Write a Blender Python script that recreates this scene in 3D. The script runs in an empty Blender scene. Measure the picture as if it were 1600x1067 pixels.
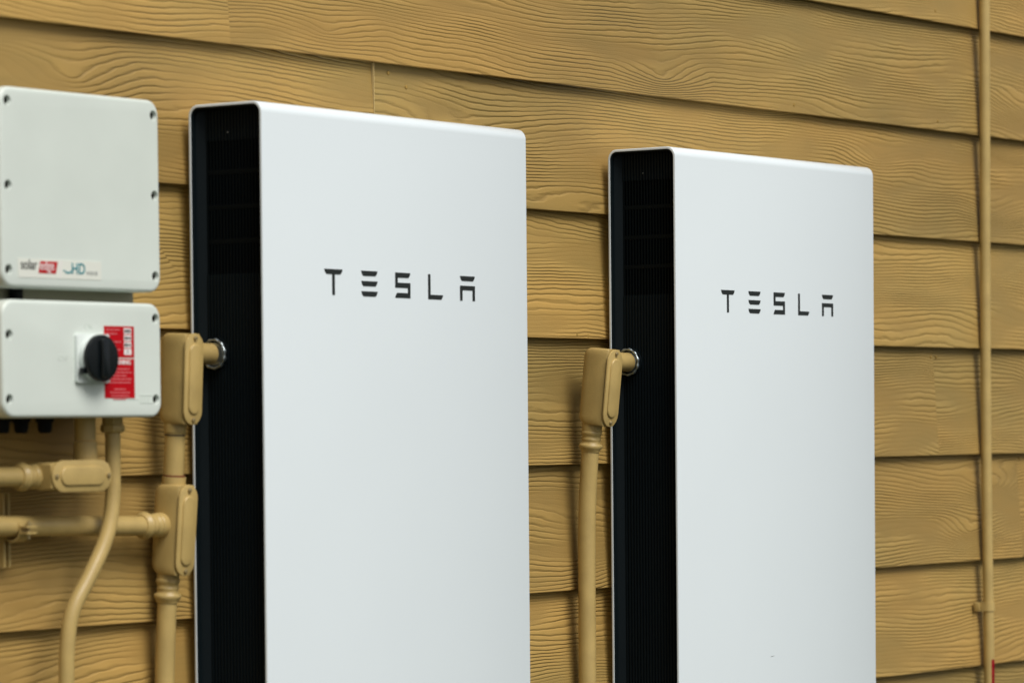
import bpy, bmesh, math, random
from mathutils import Vector, Matrix
random.seed(7)
PI = math.pi
rad = math.radians
S = bpy.context.scene
C = S.collection

# ------------------------------------------------------------------ camera
CAM_D = 4.003
yaw, pitch, roll = rad(54.7975), rad(-2.5664), rad(-0.6332)
fw = Vector((math.sin(yaw)*math.cos(pitch), math.cos(yaw)*math.cos(pitch), math.sin(pitch)))
rt0 = Vector((math.cos(yaw), -math.sin(yaw), 0)); up0 = rt0.cross(fw)
rt = rt0*math.cos(roll)+up0*math.sin(roll); up = -rt0*math.sin(roll)+up0*math.cos(roll)
cam = bpy.data.cameras.new('camera'); co = bpy.data.objects.new('camera', cam); C.objects.link(co)
co.matrix_world = Matrix(((rt.x, up.x, -fw.x, 0), (rt.y, up.y, -fw.y, -CAM_D), (rt.z, up.z, -fw.z, 0), (0, 0, 0, 1)))
cam.sensor_width = 36; cam.lens = 5833.2/1600*36; cam.shift_y = 398.0/1600
cam.clip_start = 0.1; cam.clip_end = 500
cam.dof.use_dof = True; cam.dof.focus_distance = 6.95; cam.dof.aperture_fstop = 4.8
S.camera = co

# ------------------------------------------------------------------ light
SUN_EL, SUN_AZ = rad(51), rad(194)          # azimuth clockwise from +y
w = bpy.data.worlds.new('World'); S.world = w; w.use_nodes = True
nt = w.node_tree; bg = nt.nodes['Background']
sky = nt.nodes.new('ShaderNodeTexSky'); sky.sky_type = 'NISHITA'; sky.sun_disc = False
sky.sun_elevation = SUN_EL; sky.sun_rotation = SUN_AZ; sky.air_density = 1.0; sky.dust_density = 3.0
hs = nt.nodes.new('ShaderNodeHueSaturation'); hs.inputs['Saturation'].default_value = 0.35
nt.links.new(sky.outputs[0], hs.inputs['Color']); nt.links.new(hs.outputs[0], bg.inputs[0])
bg.inputs[1].default_value = 0.050
sd = bpy.data.lights.new('sun', 'SUN'); so = bpy.data.objects.new('sun', sd); C.objects.link(so)
sd.energy = 1.5; sd.angle = rad(32); sd.color = (1.0, 0.965, 0.92)
sdir = Vector((math.sin(SUN_AZ)*math.cos(SUN_EL), math.cos(SUN_AZ)*math.cos(SUN_EL), math.sin(SUN_EL)))
so.rotation_euler = sdir.to_track_quat('Z', 'Y').to_euler()
S.view_settings.view_transform = 'Standard'; S.view_settings.look = 'None'
S.view_settings.exposure = 0.89; S.view_settings.gamma = 1.0
S.render.resolution_x = 1024; S.render.resolution_y = 682

# ------------------------------------------------------------------ materials
def mat(name, col, rough=0.5, metal=0.0, spec=0.5, bump=None, var=0.0, varscale=6.0, dirt=None):
    m = bpy.data.materials.new(name); m.use_nodes = True
    n = m.node_tree.nodes; l = m.node_tree.links; b = n['Principled BSDF']
    b.inputs['Base Color'].default_value = (*col, 1); b.inputs['Roughness'].default_value = rough
    b.inputs['Metallic'].default_value = metal; b.inputs['Specular IOR Level'].default_value = spec
    tc = n.new('ShaderNodeTexCoord')
    if var:
        ns = n.new('ShaderNodeTexNoise'); ns.inputs['Scale'].default_value = varscale; ns.inputs['Detail'].default_value = 5
        l.new(tc.outputs['Object'], ns.inputs['Vector'])
        mr = n.new('ShaderNodeMapRange'); mr.inputs[1].default_value = 0.3; mr.inputs[2].default_value = 0.7
        mr.inputs[3].default_value = 1-var; mr.inputs[4].default_value = 1+var
        l.new(ns.outputs['Fac'], mr.inputs[0])
        mx = n.new('ShaderNodeVectorMath'); mx.operation = 'SCALE'; mx.inputs[0].default_value = col
        l.new(mr.outputs[0], mx.inputs['Scale']); l.new(mx.outputs[0], b.inputs['Base Color'])
    if bump:
        sc, st, dist = bump
        ns = n.new('ShaderNodeTexNoise'); ns.inputs['Scale'].default_value = sc; ns.inputs['Detail'].default_value = 3
        l.new(tc.outputs['Object'], ns.inputs['Vector'])
        bp = n.new('ShaderNodeBump'); bp.inputs['Strength'].default_value = st; bp.inputs['Distance'].default_value = dist
        l.new(ns.outputs['Fac'], bp.inputs['Height']); l.new(bp.outputs[0], b.inputs['Normal'])
    return m

TAN = (0.462, 0.284, 0.079)
M = {}
M['pipe'] = mat('tan_pipe_paint', (0.475, 0.340, 0.122), 0.38, bump=(260, 0.32, 0.001), var=0.10, varscale=22)
M['shell'] = mat('white_powder_coat', (0.75, 0.82, 0.845), 0.27, bump=(900, 0.06, 0.0004), var=0.012, varscale=2.2)
M['black'] = mat('black_plastic', (0.0030, 0.0070, 0.0090), 0.6, spec=0.14)
M['vent'] = mat('black_vent', (0.0015, 0.004, 0.0052), 0.6, spec=0.1)
M['letter'] = mat('dark_letter_print', (0.012, 0.016, 0.015), 0.5)
M['cabinet'] = mat('cabinet_off_white', (0.66, 0.72, 0.66), 0.34, bump=(700, 0.08, 0.0005), var=0.03, varscale=9)
M['chassis'] = mat('grey_chassis', (0.42, 0.40, 0.28), 0.6)
M['screw'] = mat('dark_screw', (0.008, 0.007, 0.004), 0.8, metal=0.0, spec=0.1)  # near-black colour stands in for the shade inside the screw holes
M['sticker'] = mat('pale_sticker', (0.74, 0.76, 0.68), 0.35)
M['red'] = mat('red_sticker', (0.46, 0.002, 0.008), 0.6, spec=0.15)
M['white'] = mat('white_print', (0.8, 0.76, 0.74), 0.45)
M['faint'] = mat('faint_print', (0.62, 0.16, 0.17), 0.45)
M['ink'] = mat('black_ink', (0.02, 0.02, 0.02), 0.45)
M['teal'] = mat('teal_ink', (0.01, 0.22, 0.26), 0.45)
M['greyink'] = mat('grey_ink', (0.35, 0.37, 0.35), 0.5)
M['knob'] = mat('black_knob', (0.003, 0.005, 0.006), 0.24, spec=0.4)
M['clear'] = mat('pale_switch_base', (0.70, 0.76, 0.72), 0.2)
M['zinc'] = mat('galvanised_steel', (0.40, 0.46, 0.48), 0.33, metal=0.9, bump=(300, 0.3, 0.0006))
M['rubber'] = mat('black_rubber', (0.004, 0.004, 0.004), 0.7, spec=0.15)
M['brass'] = mat('worn_painted_screw', (0.40, 0.31, 0.15), 0.3, metal=0.55)
M['nail'] = mat('painted_nail', (0.33, 0.21, 0.055), 0.7, spec=0.2)
M['gasket'] = mat('dark_gasket', (0.06, 0.045, 0.025), 0.8)
M['rust'] = mat('rusty_gap', (0.16, 0.05, 0.015), 0.8)
M['grass'] = mat('mown_grass', (0.035, 0.045, 0.022), 0.9, bump=(40, 0.8, 0.03), var=0.35, varscale=1.5)
M['concrete'] = mat('foundation_concrete', (0.33, 0.32, 0.29), 0.85, bump=(60, 0.5, 0.004), var=0.12)

def siding_material():
    m = bpy.data.materials.new('tan_woodgrain_siding'); m.use_nodes = True
    n = m.node_tree.nodes; l = m.node_tree.links; b = n['Principled BSDF']
    uv = n.new('ShaderNodeUVMap'); uv.uv_map = 'board'
    def mp(sx, sy, ox=0.0, oy=0.0):
        a = n.new('ShaderNodeMapping'); a.inputs['Scale'].default_value = (sx, sy, 1); a.inputs['Location'].default_value = (ox, oy, 0)
        l.new(uv.outputs[0], a.inputs[0]); return a.outputs[0]
    def noise(vec, scale=1.0, detail=0.0, rough=0.5):
        a = n.new('ShaderNodeTexNoise'); a.noise_dimensions = '2D'; a.inputs['Scale'].default_value = scale
        a.inputs['Detail'].default_value = detail; a.inputs['Roughness'].default_value = rough
        l.new(vec, a.inputs['Vector']); return a.outputs['Fac']
    def mth(op, a, b_=None, c=None, clamp=False):
        x = n.new('ShaderNodeMath'); x.operation = op; x.use_clamp = clamp
        for i, v in enumerate((a, b_, c)):
            if v is None: continue
            if isinstance(v, (int, float)): x.inputs[i].default_value = v
            else: l.new(v, x.inputs[i])
        return x.outputs[0]
    sep = n.new('ShaderNodeSeparateXYZ'); l.new(uv.outputs[0], sep.inputs[0])
    K = 114.0
    base = mth('MULTIPLY', sep.outputs[1], K)
    big = mth('MULTIPLY', mth('SUBTRACT', noise(mp(1.35, 8.0)), 0.5), 9.0)        # swings the grain, closes loops
    mid = mth('MULTIPLY', mth('SUBTRACT', noise(mp(3.6, 20.0, 3.1, 7.7)), 0.5), 1.7)
    fin = mth('MULTIPLY', mth('SUBTRACT', noise(mp(22.0, 80.0, 1.7, 2.2), detail=1.0), 0.5), 0.40)
    # scattered knots: rings closing round a centre, only in some cells
    vo = n.new('ShaderNodeTexVoronoi'); vo.voronoi_dimensions = '2D'; vo.inputs['Scale'].default_value = 1.0
    l.new(mp(1.9, 6.2, 0.4, 0.9), vo.inputs['Vector'])
    sc_ = n.new('ShaderNodeSeparateColor'); l.new(vo.outputs['Color'], sc_.inputs[0])
    kd = mth('SUBTRACT', 1.0, mth('DIVIDE', vo.outputs['Distance'], 0.36), clamp=True)
    knot = mth('MULTIPLY', mth('MULTIPLY', mth('POWER', kd, 1.3), 4.2), mth('GREATER_THAN', sc_.outputs[0], 0.6))
    F = mth('ADD', mth('ADD', mth('ADD', base, knot), big), mth('ADD', mid, fin))
    fr = mth('FRACT', F)
    # groove profile: steep upper lip, gentle lower flank
    tri = mth('MULTIPLY', mth('MINIMUM', mth('DIVIDE', fr, 0.44), mth('DIVIDE', mth('SUBTRACT', 1.0, fr), 0.24)), 1.0)
    prof = mth('SMOOTH_MIN', tri, 0.70, 0.3)
    # groove depth comes and goes along the boards
    depth = n.new('ShaderNodeMapRange'); depth.inputs[1].default_value = 0.34; depth.inputs[2].default_value = 0.60
    depth.inputs[3].default_value = 0.08; depth.inputs[4].default_value = 1.0
    l.new(noise(mp(3.0, 14.0, 9.3, 4.4), detail=1.5), depth.inputs[0])
    h = mth('MULTIPLY', prof, depth.outputs[0])
    tex = mth('MULTIPLY', noise(mp(260.0, 420.0), detail=3.0), 0.10)
    h2 = mth('ADD', h, tex)
    bp = n.new('ShaderNodeBump'); bp.inputs['Strength'].default_value = 1.0; bp.inputs['Distance'].default_value = 0.0025
    l.new(h2, bp.inputs['Height']); l.new(bp.outputs[0], b.inputs['Normal'])
    # paint colour with mild weathering
    v1 = noise(mp(1.3, 3.0, 5.0, 1.0), detail=4.0)
    mr = n.new('ShaderNodeMapRange'); mr.inputs[1].default_value = 0.3; mr.inputs[2].default_value = 0.7
    mr.inputs[3].default_value = 0.90; mr.inputs[4].default_value = 1.09; l.new(v1, mr.inputs[0])
    v2 = noise(mp(0.7, 1.9, 2.0, 8.0), detail=5.0, rough=0.65)
    cm = n.new('ShaderNodeMix'); cm.data_type = 'RGBA'; cm.inputs[6].default_value = (*TAN, 1); cm.inputs[7].default_value = (0.370, 0.255, 0.079, 1)
    mr2 = n.new('ShaderNodeMapRange'); mr2.inputs[1].default_value = 0.35; mr2.inputs[2].default_value = 0.65; l.new(v2, mr2.inputs[0]); l.new(mr2.outputs[0], cm.inputs[0])
    # paint colour darkened in the grooves, strengthening the grain contrast
    g = n.new('ShaderNodeMapRange'); g.inputs[1].default_value = 0.0; g.inputs[2].default_value = 0.5
    g.inputs[3].default_value = 0.78; g.inputs[4].default_value = 1.0; l.new(h, g.inputs[0])
    sc = n.new('ShaderNodeVectorMath'); sc.operation = 'SCALE'; l.new(cm.outputs[2], sc.inputs[0])
    bt = n.new('ShaderNodeMapRange'); bt.inputs[1].default_value = 0.3; bt.inputs[2].default_value = 0.7
    bt.inputs[3].default_value = 0.90; bt.inputs[4].default_value = 1.07; l.new(noise(mp(0.13, 0.9, 7.0, 3.0)), bt.inputs[0])
    l.new(mth('MULTIPLY', mth('MULTIPLY', mr.outputs[0], bt.outputs[0]), g.outputs[0]), sc.inputs['Scale'])
    l.new(sc.outputs[0], b.inputs['Base Color'])
    b.inputs['Roughness'].default_value = 0.55; b.inputs['Specular IOR Level'].default_value = 0.35
    return m
M['siding'] = siding_material()

# ------------------------------------------------------------------ helpers
def tag(o, label=None, cat=None, group=None, kind=None):
    if label: o['label'] = label
    if cat: o['category'] = cat
    if group: o['group'] = group
    if kind: o['kind'] = kind
    return o
def thing(name, loc, label, cat, group=None):
    o = bpy.data.objects.new(name, None); C.objects.link(o); o.location = loc; o.empty_display_size = 0.05
    o['origin'] = loc
    return tag(o, label, cat, group)
def rootloc(p):
    while p.parent: p = p.parent
    return Vector(p.location)
def obj(name, bm, m, parent=None, smooth=35, label=None):
    """link a bmesh given in world coordinates as ONE mesh object under parent"""
    bmesh.ops.recalc_face_normals(bm, faces=bm.faces)
    if parent: bmesh.ops.translate(bm, verts=bm.verts, vec=-rootloc(parent))
    me = bpy.data.meshes.new(name); bm.to_mesh(me); bm.free()
    me.materials.append(m)
    for p in me.polygons: p.use_smooth = True
    me.set_sharp_from_angle(angle=rad(smooth))
    o = bpy.data.objects.new(name, me); C.objects.link(o)
    if parent: o.parent = parent
    if label: o['label'] = label
    return o
def box(bm, x0, x1, y0, y1, z0, z1, mtx=None, bev=0, seg=2):
    r = bmesh.ops.create_cube(bm, size=1)
    vs = r['verts']
    for v in vs: v.co = Vector(((x0+x1)/2+v.co.x*(x1-x0), (y0+y1)/2+v.co.y*(y1-y0), (z0+z1)/2+v.co.z*(z1-z0)))
    if bev:
        es = list({e for v in vs for e in v.link_edges})
        rr = bmesh.ops.bevel(bm, geom=es, offset=bev, segments=seg, profile=0.5, affect='EDGES')
        vs = list({v for f in rr['faces'] for v in f.verts} | {v for v in vs if v.is_valid})
    if mtx: 
        for v in vs: v.co = mtx @ v.co
    return vs
def prism(bm, pts, fn, d0, d1, bev=0.0, seg=2):
    """outline pts (a,b) swept from d0 to d1; fn(a,b,d) -> world. bevel the d0 rim inwards"""
    n = len(pts)
    cx = sum(p[0] for p in pts)/n; cy = sum(p[1] for p in pts)/n
    rings = []
    def inset(k):
        out = []
        for i in range(n):
            a = Vector(pts[i-1]); b_ = Vector(pts[i]); c = Vector(pts[(i+1) % n])
            t1 = (b_-a); t2 = (c-b_)
            t1 = t1.normalized() if t1.length > 1e-9 else t2.normalized(); t2 = t2.normalized() if t2.length > 1e-9 else t1
            nn = Vector((-(t1+t2).y, (t1+t2).x))
            nn = nn.normalized() if nn.length > 1e-9 else Vector((-t1.y, t1.x))
            if nn.dot(Vector((cx, cy))-b_) < 0 and area < 0: pass
            s = 1 if area > 0 else -1
            cosh = max(0.5, nn.dot(Vector((-t1.y, t1.x))))
            out.append(b_+nn*s*k/cosh)
        return out
    area = sum(pts[i-1][0]*pts[i][1]-pts[i][0]*pts[i-1][1] for i in range(n))
    sgn = 1 if d1 > d0 else -1
    if bev:
        for j in range(seg+1):
            a = PI/2*j/seg
            q = inset(bev*(1-math.sin(a)))
            rings.append([bm.verts.new(fn(p[0], p[1], d0+sgn*bev*(1-math.cos(a)))) for p in q])
    else:
        rings.append([bm.verts.new(fn(p[0], p[1], d0)) for p in pts])
    rings.append([bm.verts.new(fn(p[0], p[1], d1)) for p in pts])
    for r0, r1 in zip(rings, rings[1:]):
        for i in range(n): bm.faces.new((r0[i-1], r0[i], r1[i], r1[i-1]))
    bm.faces.new(rings[0]); bm.faces.new(list(reversed(rings[-1])))
    return [v for r in rings for v in r]
def rrect(x0, x1, y0, y1, r, seg=6):
    """counter-clockwise rounded rectangle"""
    out = []
    for cx, cy, a0 in ((x1-r, y1-r, 0), (x0+r, y1-r, 90), (x0+r, y0+r, 180), (x1-r, y0+r, 270)):
        for i in range(seg+1):
            a = rad(a0+90*i/seg); out.append((cx+r*math.cos(a), cy+r*math.sin(a)))
    return out
def revolve(bm, prof, p0, axis, seg=28, wob=0.0, cap=True):
    """prof = [(t along axis, radius)], from p0 along axis"""
    axis = Vector(axis).normalized(); p0 = Vector(p0)
    u = axis.orthogonal().normalized(); v = axis.cross(u)
    rings = []
    for t, r in prof:
        ring = []
        for i in range(seg):
            a = 2*PI*i/seg; rr = r*(1+(wob*math.sin(3*a+t*400) if wob else 0))
            ring.append(bm.verts.new(p0+axis*t+u*rr*math.cos(a)+v*rr*math.sin(a)))
        rings.append(ring)
    for a, b_ in zip(rings, rings[1:]):
        for i in range(seg): bm.faces.new((a[i-1], a[i], b_[i], b_[i-1]))
    if cap: bm.faces.new(rings[0]); bm.faces.new(list(reversed(rings[-1])))
def catmull(P, n=8):
    P = [Vector(p) for p in P]; Q = [2*P[0]-P[1]]+P+[2*P[-1]-P[-2]]; out = []
    for i in range(1, len(Q)-2):
        a, b_, c, d = Q[i-1], Q[i], Q[i+1], Q[i+2]
        for k in range(n):
            t = k/n
            out.append(0.5*((2*b_)+(c-a)*t+(2*a-5*b_+4*c-d)*t*t+(3*b_-a-3*c+d)*t**3))
    out.append(P[-1]); return out
def tube(bm, P, r, seg=28, smooth=0):
    P = catmull(P, smooth) if smooth else [Vector(p) for p in P]
    t0 = (P[1]-P[0]).normalized(); u = t0.orthogonal().normalized(); rings = []
    for i, p in enumerate(P):
        t = (P[min(i+1, len(P)-1)]-P[max(i-1, 0)]).normalized()
        u = (u-t*u.dot(t)).normalized(); v = t.cross(u)
        rings.append([bm.verts.new(p+u*r*math.cos(2*PI*k/seg)+v*r*math.sin(2*PI*k/seg)) for k in range(seg)])
    for a, b_ in zip(rings, rings[1:]):
        for i in range(seg): bm.faces.new((a[i-1], a[i], b_[i], b_[i-1]))
    bm.faces.new(rings[0]); bm.faces.new(list(reversed(rings[-1])))
def text_obj(name, s, size, x, y, z, m, parent, ext=0.0003, sx=1.0, shear=0.0, bold=0.0, align='LEFT'):
    cu = bpy.data.curves.new(name, 'FONT'); cu.body = s; cu.size = size; cu.extrude = ext; cu.shear = shear
    cu.align_x = align; cu.offset = bold
    t = bpy.data.objects.new(name, cu); C.objects.link(t)
    bpy.context.view_layer.update()
    me = bpy.data.meshes.new_from_object(t.evaluated_get(bpy.context.evaluated_depsgraph_get()))
    bpy.data.objects.remove(t)
    L = rootloc(parent)
    for v in me.vertices:
        a, b_, c = v.co; v.co = Vector((x+a*sx, y-c, z+b_))-L
    me.flip_normals() if False else None
    me.materials.clear(); me.materials.append(m); me.name = name
    o = bpy.data.objects.new(name, me); C.objects.link(o); o.parent = parent
    return o

# ------------------------------------------------------------------ the setting
GZ = -1.13
bm = bmesh.new(); box(bm, -60, 60, -60, 60, GZ-0.2, GZ)
tag(obj('ground', bm, M['grass']), 'short green grass at the foot of the house wall', 'ground', kind='structure')

Z0, EX = 0.40725, 0.23781
WX0, WX1 = 1.0, 11.5
house = thing('house_wall', (6.2, 0.1, GZ), 'tan painted lap siding wall with embossed wood grain behind the equipment', 'wall')
bm = bmesh.new(); box(bm, WX0, WX1, 0.0, 0.20, GZ+0.25, GZ+3.05); obj('wall_core', bm, M['concrete'], house)
bm = bmesh.new(); box(bm, WX0-0.01, WX1+0.01, 0.003, 0.21, GZ-0.1, GZ+0.245); obj('foundation', bm, M['concrete'], house)
seams = {-1: [4.8505], 0: [5.2559], 1: [6.60], 2: [7.2905], 3: [7.6858], 4: [5.25], -2: [6.35]}
bm = bmesh.new(); uvl = bm.loops.layers.uv.new('board')
caulk = []
for k in range(-6, 7):
    zb = Z0-k*EX; zt = zb+EX+0.02
    if zb < GZ+0.2: continue
    zt = min(zt, GZ+3.04)
    s0 = seams.get(k, [random.uniform(3, 7)])[0]
    xs = [WX0]; x = s0-3.66*4
    while x < WX1:
        if x > WX0+0.1: xs.append(x)
        x += 3.66
    xs.append(WX1)
    for i, (xa, xb) in enumerate(zip(xs, xs[1:])):
        ou, ov = random.uniform(0, 40), random.uniform(0, 40)
        dy = random.uniform(-0.0006, 0.0006); dz = random.uniform(-0.0007, 0.0007)
        ga = 0.0003 if i else 0; gb = 0.0003
        yb, yt = -0.0190+dy, -0.0015+dy; th = 0.0062
        X = (xa+ga, xb-gb); e = 0.0012
        # cross section: front face, rounded lower arris, underside, back
        sec = [(yt, zt), (yb, zb+e+dz), (yb+e*0.4, zb+e*0.3+dz), (yb+e*1.2, zb+dz), (yb+th, zb+dz), (yt+th*0.5, zt)]
        va = [bm.verts.new((X[0], a, b_)) for a, b_ in sec]; vb = [bm.verts.new((X[1], a, b_)) for a, b_ in sec]
        for j in range(len(sec)):
            f = bm.faces.new((va[j-1], va[j], vb[j], vb[j-1]))
            for lp in f.loops: lp[uvl].uv = (lp.vert.co.x+ou, lp.vert.co.z+ov)
        for ring in (va, vb):
            f = bm.faces.new(ring)
            for lp in f.loops: lp[uvl].uv = (ou, ov)
obj('siding', bm, M['siding'], house, smooth=25)
# hairline bead of caulk standing in one butt joint
bm = bmesh.new(); box(bm, 5.2553, 5.2565, -0.0107, -0.006, 0.4086+0.13, 0.6445); obj('caulk_bead', bm, mat('caulk', (0.52, 0.39, 0.17), 0.5), house)

# nail heads painted over
for nx, nz in ((5.3058, 0.6309), (7.2877, 0.9061), (7.2964, 0.6658), (5.3564, 0.6096), (5.8709, 0.1770), (5.9078, 0.1751), (6.6800, 0.6620), (7.2800, 0.1480), (7.3050, 0.1480), (7.7000, -0.0800)):
    bm = bmesh.new(); yq = -0.0190+0.0165*((nz-(Z0-EX*10)) % EX)/(EX+0.02)
    revolve(bm, [(0, 0.0036), (0.0012, 0.0034), (0.0016, 0.0022)], (nx, yq+0.0004, nz), (0, -1, 0), 12); obj('nail', bm, M['nail'], house)

# ------------------------------------------------------------------ battery units
G = 0.03; BH = 1.15
def letters(parent, x, z, y):
    """five stencilled capitals, x z = top left, flat plates 0.5 mm thick, each a part"""
    H = 0.0428; b = 0.0086; s = 0.0072
    def P(bm, pts, ox): prism(bm, [(ox+a, z-c) for a, c in pts], lambda a, c, d: (a, d, c), y-0.0006, y)
    def out(bm): obj('letter', bm, M['letter'], parent, smooth=10)
    bm = bmesh.new(); P(bm, [(0, 0), (0.0495, 0), (0.0475, 0.0050), (0.0435, b), (0.0284, b), (0.0284, H), (0.0212, H), (0.0212, b), (0.0062, b), (0.0022, 0.0050)], x); out(bm)
    bm = bmesh.new()
    for r in (0, 0.0171, 0.0342):
        P(bm, [(0, r), (0.0450, r), (0.0432, r+0.0050), (0.0392, r+b), (0.0058, r+b), (0.0018, r+0.0050)], x+0.1005)
    out(bm); bm = bmesh.new()
    P(bm, [(0, 0), (0.0430, 0), (0.0412, 0.0050), (0.0375, b), (s, b), (s, 0.0171), (0.0430, 0.0171), (0.0430, H), (0, H),
       (0.0018, H-0.0045), (0.0055, H-b), (0.0430-s, H-b), (0.0430-s, 0.0171+b), (0, 0.0171+b)], x+0.1950)
    out(bm); bm = bmesh.new()
    P(bm, [(0, 0), (s*0.95, 0), (s*0.95, H-b+0.0008), (0.0432, H-b+0.0008), (0.0415, H-0.0040), (0.0380, H), (0, H)], x+0.2890)
    out(bm); bm = bmesh.new()
    P(bm, [(0, 0), (0.0442, 0), (0.0424, 0.0050), (0.0384, b), (0.0058, b), (0.0018, 0.0050)], x+0.3822)
    P(bm, [(0, 0.0168), (0.0442, 0.0168), (0.0442, H), (0.0442-s, H), (0.0442-s, 0.0168+b-0.0008), (s, 0.0168+b-0.0008), (s, H), (0, H)], x+0.3822)
    out(bm)
def make_battery(x0, t, W, D, label):
    yf, yb = -G-D, -G; zb = t-BH
    r = thing('battery_unit', (x0+W/2, -G-D/2, zb), label, 'battery', 'wall batteries')
    # shell: tube open at both sides
    out = rrect(yf, yb, zb, t, 0.019, 10); th = 0.0042; inn = rrect(yf+th, yb-th, zb+th, t-th, 0.0155, 10)
    bm = bmesh.new(); e = 0.0011
    def ring(pts, x): return [bm.verts.new((x, a, b_)) for a, b_ in pts]
    def mixp(k): return [(a[0]*(1-k)+b_[0]*k, a[1]*(1-k)+b_[1]*k) for a, b_ in zip(out, inn)]
    rs = [ring(inn, x0+W-0.02), ring(inn, x0+W), ring(mixp(0.35), x0+W+0.0003), ring(mixp(0.08), x0+W-0.0004), ring(out, x0+W-e),
          ring(out, x0+e), ring(mixp(0.08), x0+0.0004), ring(mixp(0.35), x0), ring(inn, x0+0.0002), ring(inn, x0+0.03)]
    for a, b_ in zip(rs, rs[1:]):
        for i in range(len(a)): bm.faces.new((a[i-1], a[i], b_[i], b_[i-1]))
    sh = obj('shell', bm, M['shell'], r, smooth=50)
    # liners inside both ends
    for xa, xb in ((x0+0.0018, x0+0.026), (x0+W-0.0018, x0+W-0.026)):
        o2 = rrect(yf+th+0.0002, yb-th-0.0002, zb+th+0.0002, t-th-0.0002, 0.0153, 10)
        i2 = rrect(yf+th+0.003, yb-th-0.003, zb+th+0.003, t-th-0.003, 0.0128, 10)
        bm = bmesh.new()
        q = [ring_(bm, o2, xb), ring_(bm, o2, xa), ring_(bm, i2, xa+(0.0012 if xb > xa else -0.0012)), ring_(bm, i2, xb)]
        for a, b_ in zip(q, q[1:]+q[:1]):
            for i in range(len(a)): bm.faces.new((a[i-1], a[i], b_[i], b_[i-1]))
        obj('side_liner', bm, M['black'], r, smooth=50)
    # ribbed side panels: vertical ribs, an open louvred zone near the top
    ya, yz = yf+th+0.001, yb-th-0.001
    def clip(vs):
        # keep the panel inside the rounded corners of the shell
        R_ = 0.0145
        for v in vs:
            dy = max(0.0, (yf+th+R_)-v.co.y, v.co.y-(yb-th-R_)); lim = R_-math.sqrt(max(0.0, R_*R_-dy*dy))+th+0.0008
            v.co.z = min(max(v.co.z, zb+lim), t-lim)
    for s in (0, 1):
        def X(d): return x0+d if s == 0 else x0+W-d
        bm = bmesh.new(); n = 19; pitch = (yz-0.016-ya)/n; base = 0.0215; dep = 0.0028
        sec = []
        for i in range(n):
            y0 = ya+i*pitch
            sec += [(y0+0.0, base), (y0+pitch*0.42, base), (y0+pitch*0.50, base-dep), (y0+pitch*0.92, base-dep)]
        sec += [(yz-0.016, base)]
        for za, zz in ((zb+0.004, t-0.277), (t-0.059, t-0.0045)):
            a = [bm.verts.new((X(d), y, za)) for y, d in sec]; b_ = [bm.verts.new((X(d), y, zz)) for y, d in sec]
            clip(a+b_)
            for i in range(len(a)-1): bm.faces.new((a[i], a[i+1], b_[i+1], b_[i]))
        st = [(yz-0.016, base), (yz-0.0060, base-0.010), (yz, base-0.013), (yz, base+0.002), (yz-0.016, base+0.002)]
        a = [bm.verts.new((X(d), y, zb+0.004)) for y, d in st]; b_ = [bm.verts.new((X(d), y, t-0.0045)) for y, d in st]
        clip(a+b_)
        for i in range(len(st)): bm.faces.new((a[i-1], a[i], b_[i], b_[i-1]))
        obj('side_panel', bm, M['black'], r, smooth=20)
        bm = bmesh.new()
        box(bm, *sorted((X(0.044), X(0.046))), ya, yz, t-0.29, t-0.05)                   # cavity back
        for i in range(n):
            y0 = ya+i*pitch; box(bm, *sorted((X(0.0195), X(0.030))), y0+pitch*0.50, y0+pitch*0.85, t-0.2775, t-0.0585)
        for q in (0.110, 0.167, 0.223): box(bm, *sorted((X(0.0200), X(0.034))), ya, yz-0.0165, t-q-0.0035, t-q+0.0035)
        v = box(bm, *sorted((X(0.0218), X(0.0438))), ya, yz-0.017, t-0.0592, t-0.0572); v = box(bm, *sorted((X(0.0218), X(0.0438))), ya, yz-0.017, t-0.2785, t-0.2765)
        obj('vent_grille', bm, M['vent'], r, smooth=20)
    bm = bmesh.new(); revolve(bm, [(0, 0.0008), (0.0012, 0.0008)], (x0+0.0178, -0.0983, t-0.046), (1, 0, 0), 10); obj('indicator', bm, M['greyink'], r)
    letters(r, x0+0.1600, t-0.2662, yf)
    bm = bmesh.new(); box(bm, x0+0.10, x0+W-0.10, -G+0.0002, -0.0145, t-0.75, t-0.12, bev=0.002)
    box(bm, x0+0.10, x0+W-0.10, -0.0143, -0.0005, t-0.745, t-0.13); obj('wall_bracket', bm, M['zinc'], r)
    return r
def ring_(bm, pts, x): return [bm.verts.new((x, a, b_)) for a, b_ in pts]
b1 = make_battery(4.7205, 0.5334, 0.7465, 0.1540, 'large white wall battery with black ribbed side, next to the off-white cabinets')
def scuff(parent, pts, y):
    bm = bmesh.new(); prism(bm, pts, lambda a, b_, d: (a, d, b_), y-0.0002, y+0.0002); obj('scuff', bm, M['letter'], parent)
b2 = make_battery(5.9626, 0.5288, 0.7525, 0.1526, 'large white wall battery with black ribbed side, the farther one towards the thin wall pipe')

# both hang a hair out of level
b1.rotation_euler = (0, rad(0.25), 0); b2.rotation_euler = (0, rad(0.10), 0)
scuff(b2, [(6.2960, -0.4542), (6.3030, -0.4526), (6.3150, -0.4522), (6.3060, -0.4536)], -0.1824)
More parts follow.
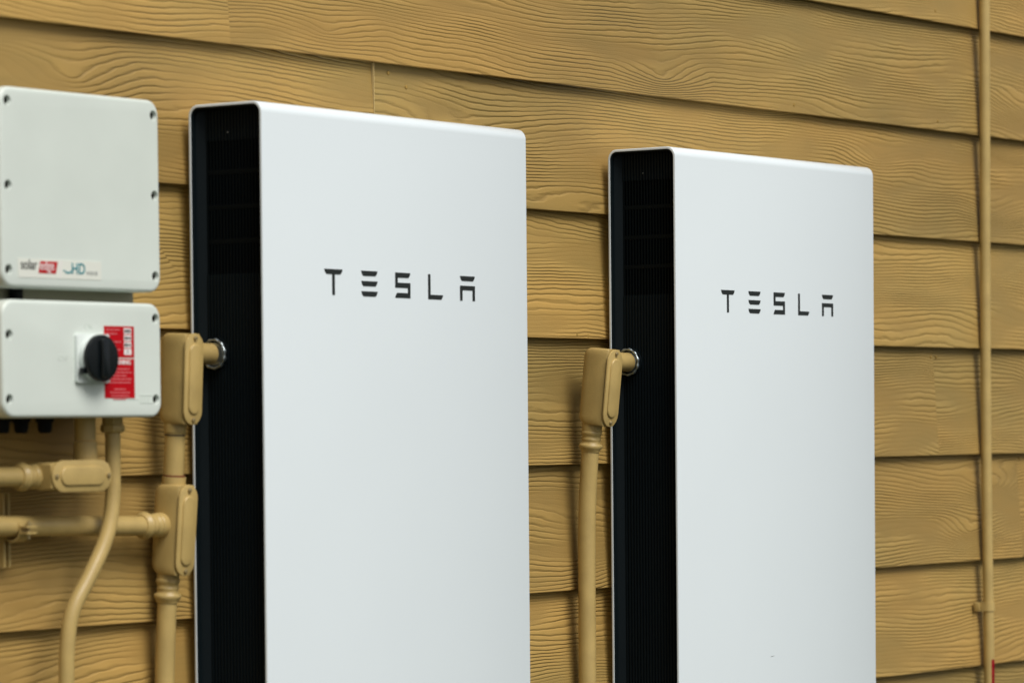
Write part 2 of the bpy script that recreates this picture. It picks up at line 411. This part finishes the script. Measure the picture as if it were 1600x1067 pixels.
# ------------------------------------------------------------------ conduit fittings
PR = 0.0167
def stadium_cover(hw, hl, seg=10):
    """outline in (a,b), half width hw, half length hl"""
    out = []
    for i in range(seg+1):
        a = PI*i/seg; out.append((hw*math.cos(a), hl-hw+hw*math.sin(a)))
    for i in range(seg+1):
        a = PI+PI*i/seg; out.append((hw*math.cos(a), -hl+hw+hw*math.sin(a)))
    return out
def body_section(hw, f, seg=10):
    """D shaped section: round back (towards +y), flat front at -f"""
    out = [(-hw, -f+0.004), (-hw+0.003, -f)][::-1]
    out = [(hw-0.002, -f), (hw, -f+0.003)]
    for i in range(seg+1):
        a = PI*i/seg; out.append((hw*math.cos(a), hw*0.98*math.sin(a)))
    out += [(-hw, -f+0.003), (-hw+0.002, -f)]
    return out
def fitting(parent, mtx, L=0.146, hw=0.0205, f=0.040, cw=0.0225, top_open=False, hub='bottom'):
    """conduit body along local z, cover towards local -y; pipe axis is local origin line"""
    bm = bmesh.new(); sec = body_section(hw, f)
    hl = L/2; n = 8; rr = 0.017
    zs = [(-hl+rr*(1-math.cos(PI/2*i/(n-1))), math.sin(PI/2*i/(n-1))) for i in range(n)]
    zs = zs+[(-z, k) for z, k in reversed(zs)]
    rings = []
    for z, k in zs:
        sy = 1-(rr/(f+hw))*(1-k)*0.95; sx = 1-0.16*(1-k)
        rings.append([bm.verts.new(mtx @ Vector((a*sx, -f+(b_+f)*sy, z))) for a, b_ in sec])
    for r0, r1 in zip(rings, rings[1:]):
        for i in range(len(r0)): bm.faces.new((r0[i-1], r0[i], r1[i], r1[i-1]))
    bm.faces.new(rings[0]); bm.faces.new(list(reversed(rings[-1])))
    body = obj('conduit_body', bm, M['pipe'], parent, smooth=38)
    bm = bmesh.new()
    prism(bm, stadium_cover(cw, hl+0.001), lambda a, b_, d: mtx @ Vector((a, -f-d, b_)), 0.0048, 0.0017, bev=0.0013)
    prism(bm, stadium_cover(cw*0.62, hl-0.016), lambda a, b_, d: mtx @ Vector((a, -f-d, b_)), 0.0082, 0.0046, bev=0.0028, seg=3)
    cov = obj('cover', bm, M['pipe'], body, smooth=40)
    bm = bmesh.new(); prism(bm, stadium_cover(cw-0.0018, hl-0.001), lambda a, b_, d: mtx @ Vector((a, -f-d, b_)), 0.0020, -0.0004)
    obj('gasket', bm, M['gasket'], body)
    for s in (-1, 1):
        bm = bmesh.new(); revolve(bm, [(0, 0.0042), (0.0014, 0.0042), (0.0032, 0.0032), (0.0038, 0.0014), (0.0028, 0.0009)],
                                  mtx @ Vector((0, -f-0.0046, s*(hl-0.0072))), mtx.to_3x3() @ Vector((0, -1, 0)), 14)
        obj('screw', bm, M['brass'], cov)
    return body
def coupling(parent, p, axis, name='coupling'):
    """compression connector: ring, neck, wavy painted nut"""
    bm = bmesh.new()
    revolve(bm, [(0, 0.0175), (0.002, 0.0195), (0.007, 0.0195), (0.009, 0.0178), (0.012, 0.0172), (0.014, 0.0172), (0.016, 0.0185), (0.018, 0.0182), (0.020, 0.0172),
                 (0.024, 0.0178), (0.026, 0.0215), (0.029, 0.0225), (0.033, 0.0215), (0.036, 0.0186), (0.040, 0.0176)], p, axis, 30, wob=0.018)
    return obj(name, bm, M['pipe'], parent, smooth=60)
def lockring(bm, p, r):
    """toothed steel ring round the pipe end, axis +x"""
    S_, T_ = 60, 8; g = []
    for i in range(S_):
        a = 2*PI*i/S_; rr = r*(1+0.018*math.sin(11*a)); tr = 0.0024*(1+0.22*math.sin(11*a+1))
        g.append([bm.verts.new((p[0]+tr*1.3*math.sin(2*PI*j/T_), p[1]+(rr+tr*math.cos(2*PI*j/T_))*math.cos(a), p[2]+(rr+tr*math.cos(2*PI*j/T_))*math.sin(a))) for j in range(T_)])
    for i in range(S_):
        for j in range(T_): bm.faces.new((g[i-1][j-1], g[i-1][j], g[i][j], g[i][j-1]))
    revolve(bm, [(0.0, 0.0180), (0.001, 0.0192), (0.005, 0.0192)], (p[0], p[1], p[2]), (1, 0, 0), 30)
def tiltm(p, ty=0.0, rz=0.0, base=None):
    m = Matrix.Translation(Vector(p)) @ Matrix.Rotation(rz, 4, 'Z') @ Matrix.Rotation(ty, 4, 'X')
    return m if base is None else m @ base

# run beside the first battery
x = 4.635
r = thing('conduit_run', (x, -0.04, GZ), 'tan conduit run with two oval-cover fittings beside the cabinets, tee arm going left', 'conduit', 'tan painted conduits')
m1 = tiltm((x, -0.0655, 0.088), rad(3))
fitting(r, m1)
bm = bmesh.new(); revolve(bm, [(0.010, PR+0.002), (0.07, PR+0.002), (0.072, PR+0.001), (0.0925, PR+0.001)], (x, -0.068, 0.128), (1, 0, 0)); obj('pipe', bm, M['pipe'], r)
bm = bmesh.new(); lockring(bm, (x+0.1015, -0.068, 0.128), 0.0232); obj('locknut', bm, M['zinc'], r, smooth=60)
bm = bmesh.new(); revolve(bm, [(0, 0.0262), (0.0015, 0.0268), (0.0035, 0.0268)], (x+0.1068, -0.068, 0.128), (1, 0, 0), 32); obj('gasket', bm, M['black'], r)
bm = bmesh.new(); revolve(bm, [(-0.012, 0.0185), (0.018, 0.0180), (0.019, 0.0172), (0.022, 0.0168)], (x, -0.0695, 0.019), (0, 0.05, -1)); obj('hub', bm, M['pipe'], r)
bm = bmesh.new(); tube(bm, [(x, -0.0684, -0.002), (x, -0.0625, -0.085)], PR-0.0002); obj('pipe', bm, M['pipe'], r)
bm = bmesh.new(); revolve(bm, [(0, PR+0.0012), (0.0034, PR+0.0012)], (x, -0.0650, -0.0682), (0, 0.07, -1)); obj('gasket', bm, M['rust'], r)
bm = bmesh.new(); revolve(bm, [(0, PR+0.0008), (0.0020, PR+0.0008)], (x, -0.0682, -0.0025), (0, 0.07, -1)); obj('gasket', bm, M['gasket'], r)
bm = bmesh.new(); revolve(bm, [(0, 0.0195), (0.024, 0.0195)], (x, -0.0650, -0.0712), (0, 0.08, -1)); obj('hub', bm, M['pipe'], r)
m2 = tiltm((x, -0.0485, -0.155), rad(5.0))
fitting(r, m2, hw=0.0222, cw=0.0230, f=0.038)
bm = bmesh.new(); revolve(bm, [(-0.012, 0.0185), (0.016, 0.0180)], (x, -0.0500, -0.2200), (0, 0.07, -1)); obj('hub', bm, M['pipe'], r)
coupling(r, (x, -0.0488, -0.2355), (0, 0.06, -1))
bm = bmesh.new(); tube(bm, [(x, -0.0475, -0.262), (x, -0.042, -0.337), (x, -0.037, -0.45), (x, -0.034, -0.7), (x, -0.034, GZ-0.05)], PR-0.0008, smooth=6); obj('pipe', bm, M['pipe'], r)
# tee arm to the left
zt_ = -0.149
bm = bmesh.new(); revolve(bm, [(0.01, 0.0205), (0.034, 0.0200), (0.036, 0.0185)], (x, -0.055, zt_), (-1, 0, 0)); obj('hub', bm, M['pipe'], r)
coupling(r, (x-0.034, -0.055, zt_), (-1, 0, 0.01))
bm = bmesh.new(); tube(bm, [(x-0.07, -0.055, zt_), (x-0.3, -0.055, zt_+0.006), (x-0.62, -0.055, zt_+0.014), (x-1.6, -0.055, zt_+0.03)], PR-0.0006); obj('pipe', bm, M['pipe'], r)

# run beside the second battery
x = 5.856
r = thing('conduit_run', (x, -0.045, GZ), 'tan conduit with one oval-cover fitting, bending down between the two batteries', 'conduit', 'tan painted conduits')
m3 = tiltm((x, -0.0655, 0.0790), rad(6.5))
fitting(r, m3, cw=0.0250, hw=0.0225, L=0.144)
bm = bmesh.new(); revolve(bm, [(0.010, PR+0.0015), (0.14, PR+0.0015)], (x, -0.064, 0.125), (1, 0, 0)); obj('pipe', bm, M['pipe'], r)
bm = bmesh.new(); lockring(bm, (x+0.1195, -0.064, 0.125), 0.0242); obj('locknut', bm, M['zinc'], r, smooth=60)
bm = bmesh.new(); revolve(bm, [(0, 0.0268), (0.0015, 0.0275), (0.0035, 0.0275)], (x+0.1248, -0.064, 0.125), (1, 0, 0), 32); obj('gasket', bm, M['black'], r)
bm = bmesh.new(); revolve(bm, [(-0.012, 0.0190), (0.016, 0.0186)], (x, -0.0620, 0.0110), (0, 0.10, -1)); obj('hub', bm, M['pipe'], r)
coupling(r, (x, -0.0605, -0.0045), (0, 0.10, -1))
bm = bmesh.new(); tube(bm, [(x, -0.0570, -0.036), (x, -0.0535, -0.075), (x, -0.0500, -0.12), (x, -0.0472, -0.18), (x, -0.0460, -0.26), (x, -0.0450, -0.45), (x, -0.045, -0.8), (x, -0.045, GZ-0.05)], 0.0165, smooth=6); obj('pipe', bm, M['pipe'], r)

# thin wall pipe at the right
x = 7.487
r = thing('wall_pipe', (x, -0.03, GZ), 'thin tan pipe running up the wall at the right, held by one small strap', 'pipe', 'tan painted conduits')
bm = bmesh.new(); tube(bm, [(x, -0.034, GZ-0.05), (x, -0.036, -0.57), (x, -0.0325, -0.2), (x, -0.031, 0.185), (x, -0.033, 0.93), (x, -0.033, GZ+3.0)], 0.0118, smooth=5); obj('pipe', bm, M['pipe'], r)
bm = bmesh.new()
zc = -0.411
# strap: band round the pipe and a bolted ear on the left
pts = [( -0.0138, 0.022), (-0.0138, 0.0)] + [(-0.0138*math.cos(rad(a)), -0.0138*math.sin(rad(a))) for a in range(0, 181, 15)][1:] + [(0.0138, 0.022)]
inn = [(a*0.87, (b_*0.87 if b_ <= 0 else b_)) for a, b_ in pts]
poly = pts+inn[::-1]
def ringz(z): return [bm.verts.new((x+a, -0.035+b_, z)) for a, b_ in poly]
A, B = ringz(zc-0.010), ringz(zc+0.010); n = len(poly); h_ = n//2
for i in range(n): bm.faces.new((A[i-1], A[i], B[i], B[i-1]))
for R_ in (A, B):
    for i in range(h_-1): bm.faces.new((R_[i], R_[i+1], R_[n-2-i], R_[n-1-i]))
box(bm, x-0.034, x-0.0125, -0.0175, -0.0145, zc-0.010, zc+0.010, bev=0.0008)
box(bm, x-0.034, x-0.0315, -0.030, -0.0150, zc-0.010, zc+0.010, bev=0.0008)
strap = obj('strap', bm, M['pipe'], r, smooth=40)
bm = bmesh.new(); revolve(bm, [(0, 0.0055), (0.004, 0.0055), (0.0055, 0.004)], (x-0.023, -0.0176, zc), (0, -1, 0), 6); obj('screw', bm, M['pipe'], strap)
bm = bmesh.new(); R2 = 0.0122
q = []
for i in range(9):
    a = rad(-124+i*9); q.append((a))
A = [bm.verts.new((x+R2*math.cos(a), -0.0358+R2*math.sin(a), -0.53)) for a in q]; B = [bm.verts.new((x+R2*math.cos(a), -0.0355+R2*math.sin(a), -0.66)) for a in q]
for i in range(8): bm.faces.new((A[i], A[i+1], B[i+1], B[i]))
obj('tag_sticker', bm, mat('dark_red_sticker', (0.24, 0.002, 0.012), 0.6, spec=0.1, var=0.3, varscale=60), r, label='small red sticker wrapped on the right side of the pipe')

# ------------------------------------------------------------------ inverter cabinet and switch box
def pocketed_cover(name, x0, x1, z0, z1, yfront, ydeep, pockets, m, parent, rr=0.024, bev=0.006):
    bm = bmesh.new()
    prism(bm, rrect(x0, x1, z0, z1, rr, 8), lambda a, b_, d: (a, d, b_), yfront, ydeep, bev=bev, seg=5)
    o = obj(name, bm, m, parent, smooth=40)
    bm = bmesh.new()
    for px, pz in pockets:
        revolve(bm, [(-0.01, 0.0088), (0.0, 0.0080), (0.007, 0.0064), (0.0145, 0.0061)], (px, yfront, pz), (0, 1, 0), 20)
    c = obj('cutter', bm, m, parent)
    md = o.modifiers.new('b', 'BOOLEAN'); md.object = c; md.operation = 'DIFFERENCE'; md.solver = 'EXACT'
    bpy.context.view_layer.update()
    me = bpy.data.meshes.new_from_object(o.evaluated_get(bpy.context.evaluated_depsgraph_get()))
    o.modifiers.clear(); o.data = me; me.name = name
    bpy.data.objects.remove(c)
    me.materials.clear(); me.materials.append(m)
    for p in me.polygons: p.use_smooth = True; p.material_index = 0
    me.set_sharp_from_angle(angle=rad(40))
    for px, pz in pockets:
        bm = bmesh.new(); revolve(bm, [(0, 0.0059), (0.0075, 0.0059), (0.0095, 0.0046), (0.0082, 0.0022)], (px, yfront+0.0144, pz), (0, -1, 0), 14)
        obj('screw', bm, M['screw'], o)
    return o
YF = -0.17
XL, XR = 4.1240, 4.4880
inv = thing('inverter_cabinet', ((XL+XR)/2, -0.10, 0.2195), 'plain off-white inverter cabinet with a coloured brand sticker, mounted above the switch box', 'inverter')
bm = bmesh.new(); prism(bm, rrect(XL+0.004, XR-0.004, 0.2225, 0.5160, 0.022, 8), lambda a, b_, d: (a, d, b_), YF+0.030, -0.035, bev=0.001); obj('housing', bm, M['cabinet'], inv)
pocketed_cover('front_cover', XL, XR, 0.2195, 0.5190, YF, YF+0.0325, [(4.1415, 0.4975), (4.1405, 0.3718), (4.1390, 0.2461), (4.4740, 0.4951), (4.4745, 0.3705), (4.4738, 0.2446)], M['cabinet'], inv)
bm = bmesh.new(); box(bm, XL-0.02, XR-0.008, -0.118, -0.045, 0.199, 0.226); obj('joining_bracket', bm, M['chassis'], inv)
bm = bmesh.new()
for i in range(30): box(bm, XL+0.01+i*0.0118, XL+0.013+i*0.0118, -0.0348, -0.012, 0.24, 0.50)
obj('heat_sink', bm, M['zinc'], inv)
for px in (4.140, 4.195):
    bm = bmesh.new(); revolve(bm, [(0, 0.011), (0.034, 0.011)], (px, -0.132, 0.193), (0, 0, 1), 14); obj('cable_plug', bm, M['rubber'], inv)
bm = bmesh.new(); box(bm, 4.1585, 4.3460, YF-0.0006, YF+0.0005, 0.2352, 0.2635); stk = obj('sticker', bm, M['sticker'], inv)
ys = YF-0.0009
text_obj('lettering', 'solar', 0.0215, 4.1640, ys, 0.2478, M['ink'], stk, sx=0.86, bold=0.00012)
bm = bmesh.new(); prism(bm, [(4.2035, 0.2425), (4.2420, 0.2425), (4.2465, 0.2605), (4.2080, 0.2605)], lambda a, b_, d: (a, d, b_), ys-0.0002, YF-0.0004); obj('red_block', bm, M['red'], stk)
text_obj('lettering', 'edge', 0.0205, 4.2065, ys-0.0005, 0.2475, M['white'], stk, sx=0.82, bold=0.0)
bm = bmesh.new(); prism(bm, [(4.2505, 0.2352), (4.2525, 0.2352), (4.2560, 0.2635), (4.2540, 0.2635)], lambda a, b_, d: (a, d, b_), ys, YF-0.0004); obj('divider', bm, M['white'], stk)
text_obj('lettering', 'HD', 0.0235, 4.2770, ys, 0.2435, M['teal'], stk, sx=0.92, bold=0.0003)
bm = bmesh.new()
arc = [(4.2700+0.0085*math.cos(a), 0.2475+0.0045*math.sin(a)) for a in [PI*1.0+PI*i/10 for i in range(11)]]
arc2 = [(4.2700+0.0062*math.cos(a), 0.2482+0.0022*math.sin(a)) for a in [PI*2-PI*i/10 for i in range(11)]]
prism(bm, arc+arc2, lambda a, b_, d: (a, d, b_), ys, YF-0.0004)
revolve(bm, [(0, 0.0013), (0.0006, 0.0013)], (4.2600, ys, 0.2475), (0, 1, 0), 10); obj('wave_mark', bm, M['teal'], stk)
text_obj('lettering', 'wave', 0.0125, 4.3110, ys, 0.2425, M['greyink'], stk, sx=1.0)

sw = thing('switch_box', ((XL+XR)/2, -0.10, 0.0245), 'off-white switch box with a round black knob and red warning sticker', 'switch box')
SX0, SX1, SZ0, SZ1 = 4.1225, 4.4860, 0.0245, 0.2020
bm = bmesh.new(); prism(bm, rrect(SX0+0.004, SX1-0.004, SZ0+0.003, SZ1-0.003, 0.020, 8), lambda a, b_, d: (a, d, b_), YF+0.030, -0.030, bev=0.001); obj('housing', bm, M['cabinet'], sw)
cv = pocketed_cover('front_cover', SX0, SX1, SZ0, SZ1, YF, YF+0.0325, [(4.1372, 0.1490), (4.1360, 0.0525), (4.4720, 0.1785), (4.4710, 0.0525)], M['cabinet'], sw)
KX, KZ = 4.3190, 0.1148
bm = bmesh.new(); prism(bm, rrect(KX-0.0375, KX+0.0375, KZ-0.0375, KZ+0.0375, 0.004, 4), lambda a, b_, d: (a, d, b_), YF-0.0060, YF+0.0005, bev=0.001); bs = obj('switch_base', bm, M['clear'], sw)
bm = bmesh.new(); revolve(bm, [(0, 0.0350), (0.009, 0.0345), (0.0125, 0.0310), (0.0140, 0.0240)], (KX, YF-0.0060, KZ), (0, -1, 0), 40); obj('collar', bm, M['clear'], bs)
bm = bmesh.new()
revolve(bm, [(0, 0.0325), (0.002, 0.0364), (0.0075, 0.0366), (0.0100, 0.0352), (0.0105, 0.0300)], (KX, YF-0.0158, KZ), (0, -1, 0), 48)
prism(bm, rrect(KX-0.0085, KX+0.0085, KZ-0.0300, KZ+0.0300, 0.005, 5), lambda a, b_, d: (a, d, b_), YF-0.0325, YF-0.0250, bev=0.003)
kn = obj('knob', bm, M['knob'], sw, smooth=40)
bm = bmesh.new(); box(bm, KX-0.0385, KX+0.006, YF-0.0170, YF-0.0100, KZ-0.0235, KZ-0.0145, bev=0.0008); obj('lock_tab', bm, M['knob'], sw)
# red warning sticker: two panels
wx0, wx1 = 4.3500, 4.4200
bm = bmesh.new(); box(bm, wx0, wx1, YF-0.0006, YF+0.0005, 0.1172, 0.1655); box(bm, wx0-0.0003, wx1, YF-0.0006, YF+0.0005, 0.0543, 0.1150)
ws = obj('warning_sticker', bm, M['red'], sw)
yt_ = YF-0.0009
text_obj('lettering', 'WARNING', 0.0098, (wx0+wx1)/2+0.001, yt_, 0.1065, M['white'], ws, sx=1.05, align='CENTER', bold=0.0002)
def rows(zs, xa, xb, h, seed, centre=True):
    rnd = random.Random(seed); bm = bmesh.new()
    for z, frac in zs:
        wd = (xb-xa)*frac; xx = (xa+xb)/2-wd/2 if centre else xa
        end = xx+wd
        while xx < end-0.002:
            l_ = min(rnd.uniform(0.003, 0.011), end-xx); box(bm, xx, xx+l_, yt_, YF-0.0004, z, z+h); xx += l_+0.0016
    return bm
obj('fine_print', rows([(0.0985-i*0.0052, f) for i, f in enumerate((0.72, 0.88, 0.55, 0.90, 0.80, 0.0, 0.42, 0.74, 0.66, 0.50))], wx0+0.004, wx1-0.004, 0.0018, 3), M['faint'], ws)
obj('fine_print', rows([(0.1590-i*0.0062, f) for i, f in enumerate((0.85, 0.70, 0.0, 0.9, 0.6, 0.85, 0.5))], wx0+0.004, wx0+0.043, 0.0018, 5, False), M['faint'], ws)
bm = bmesh.new()
for i in range(4): prism(bm, rrect(4.3960, 4.4130, 0.1535-i*0.0107, 0.1627-i*0.0107, 0.001, 3), lambda a, b_, d: (a, d, b_), yt_, YF-0.0004)
pc = obj('pictogram', bm, M['white'], ws)
bm = bmesh.new(); rnd = random.Random(11)
for i in range(4):
    z = 0.1535-i*0.0107
    if i == 3: box(bm, 4.4030, 4.4050, yt_-0.0003, yt_, z+0.002, z+0.0078); continue
    for j in range(4):
        a = 4.3972+j*0.0037; hh = rnd.uniform(0.002, 0.006); box(bm, a, a+0.0026, yt_-0.0003, yt_, z+0.0042-hh/2, z+0.0046+hh/2)
obj('symbol', bm, M['ink'], pc)
text_obj('embossed_mark', 'ON', 0.0125, 4.3150, YF-0.0002, 0.1600, M['cabinet'], sw, ext=0.0003, align='CENTER')
text_obj('embossed_mark', 'OFF', 0.0125, 4.2560, YF-0.0002, 0.1110, M['cabinet'], sw, ext=0.0003, align='CENTER')
bm = bmesh.new()
for a, b_, c, d in ((4.432, 4.462, 0.0585, 0.0592), (4.432, 4.462, 0.0468, 0.0475), (4.432, 4.4327, 0.0475, 0.0585), (4.4613, 4.462, 0.0475, 0.0585), (4.438, 4.4395, 0.049, 0.057), (4.444, 4.4455, 0.049, 0.057), (4.451, 4.4525, 0.049, 0.057), (4.404, 4.427, 0.0525, 0.0535)):
    box(bm, a, b_, YF-0.0007, YF+0.0004, c, d)
obj('embossed_frame', bm, M['cabinet'], sw)
for px in (4.190, 4.232, 4.285):
    bm = bmesh.new(); revolve(bm, [(0, 0.014), (0.008, 0.015), (0.010, 0.012), (0.022, 0.011), (0.026, 0.008)], (px-0.012, -0.115, SZ0+0.003), (0, 0, -1), 14); obj('cable_gland', bm, M['rubber'], sw)

# pipes under the switch box
Y = -0.090
r = thing('conduit_elbow', (4.395, Y, -0.066), 'short tan conduit with a horizontal oval-cover fitting under the switch box', 'conduit', 'tan painted conduits')
zl = -0.0650
bm = bmesh.new(); revolve(bm, [(0, PR), (0.045, PR)], (4.393, Y, SZ0+0.010), (0, 0, -1)); obj('pipe', bm, M['pipe'], r)
bm = bmesh.new(); revolve(bm, [(0, 0.0182), (0.030, 0.0188)], (4.393, Y, -0.0125), (0, 0, -1)); obj('hub', bm, M['pipe'], r)
mh = Matrix.Translation((4.3400, Y, zl)) @ Matrix.Rotation(rad(90), 4, 'Y')
fitting(r, mh, L=0.134, hw=0.0215, cw=0.0245, f=0.036)
coupling(r, (4.276, Y, zl), (-1, 0, 0.0))
bm = bmesh.new(); tube(bm, [(4.250, Y, zl), (3.3, Y, zl+0.012)], 0.0150); obj('pipe', bm, M['pipe'], r)

r = thing('flexible_conduit', (4.33, -0.05, GZ), 'smooth tan conduit dropping from the switch box in an S bend', 'conduit', 'tan painted conduits')
bm = bmesh.new(); revolve(bm, [(0, 0.0165), (0.016, 0.0165), (0.018, 0.019), (0.024, 0.0195), (0.028, 0.0185), (0.030, 0.0145)], (4.4465, -0.1, SZ0+0.006), (0, 0, -1), 8); obj('connector', bm, M['pipe'], r)
bm = bmesh.new(); tube(bm, [(4.4465, -0.1, 0.01), (4.4464, -0.1, -0.0232), (4.4440, -0.1, -0.1038), (4.4271, -0.1, -0.1638), (4.3899, -0.097, -0.2228), (4.356, -0.093, -0.2715), (4.3448, -0.09, -0.3209),
    (4.3424, -0.088, -0.3877), (4.3424, -0.085, -0.55), (4.345, -0.075, -0.8), (4.345, -0.07, GZ-0.03)], 0.0122, smooth=8); obj('pipe', bm, M['pipe'], r)

# strut with a clamp holding the tee arm
r = thing('pipe_clamp', (4.268, -0.03, -0.2), 'small steel strut and bolted clamp holding the horizontal pipe to the wall', 'clamp')
bm = bmesh.new(); box(bm, 4.262, 4.2655, -0.036, -0.0125, -0.205, -0.090); box(bm, 4.2735, 4.277, -0.036, -0.0125, -0.205, -0.090); box(bm, 4.2655, 4.2735, -0.0165, -0.0127, -0.205, -0.090)
obj('strut', bm, M['pipe'], r)
bm = bmesh.new(); xa, xb = 4.258, 4.281
zp = -0.1468
ro, ri = 0.0192, 0.0166
A = []; Bv = []
for i in range(33):
    a = PI*0.55+2*PI*0.93*i/32
    for (lst, rr_) in ((A, ro), (Bv, ri)): lst.append((-0.055+rr_*math.cos(a), zp+rr_*math.sin(a)))
poly = A+Bv[::-1]; n = len(poly)
a_ = [bm.verts.new((xa, *p)) for p in poly]; b_ = [bm.verts.new((xb, *p)) for p in poly]
for i in range(n): bm.faces.new((a_[i-1], a_[i], b_[i], b_[i-1]))
for q in (a_, b_):
    for i in range(32): bm.faces.new((q[i], q[i+1], q[n-2-i], q[n-1-i]))
box(bm, xa, xb, -0.0880, -0.0735, zp+0.0035, zp+0.0062); box(bm, xa, xb, -0.0880, -0.0735, zp-0.0062, zp-0.0035)
band = obj('band', bm, M['pipe'], r, smooth=45)
bm = bmesh.new(); revolve(bm, [(0, 0.0022), (0.028, 0.0022)], (4.2695, -0.0815, zp-0.014), (0, 0, 1), 10)
revolve(bm, [(0, 0.0055), (0.004, 0.0055)], (4.2695, -0.0815, zp+0.0064), (0, 0, 1), 6); obj('bolt', bm, M['brass'], band)
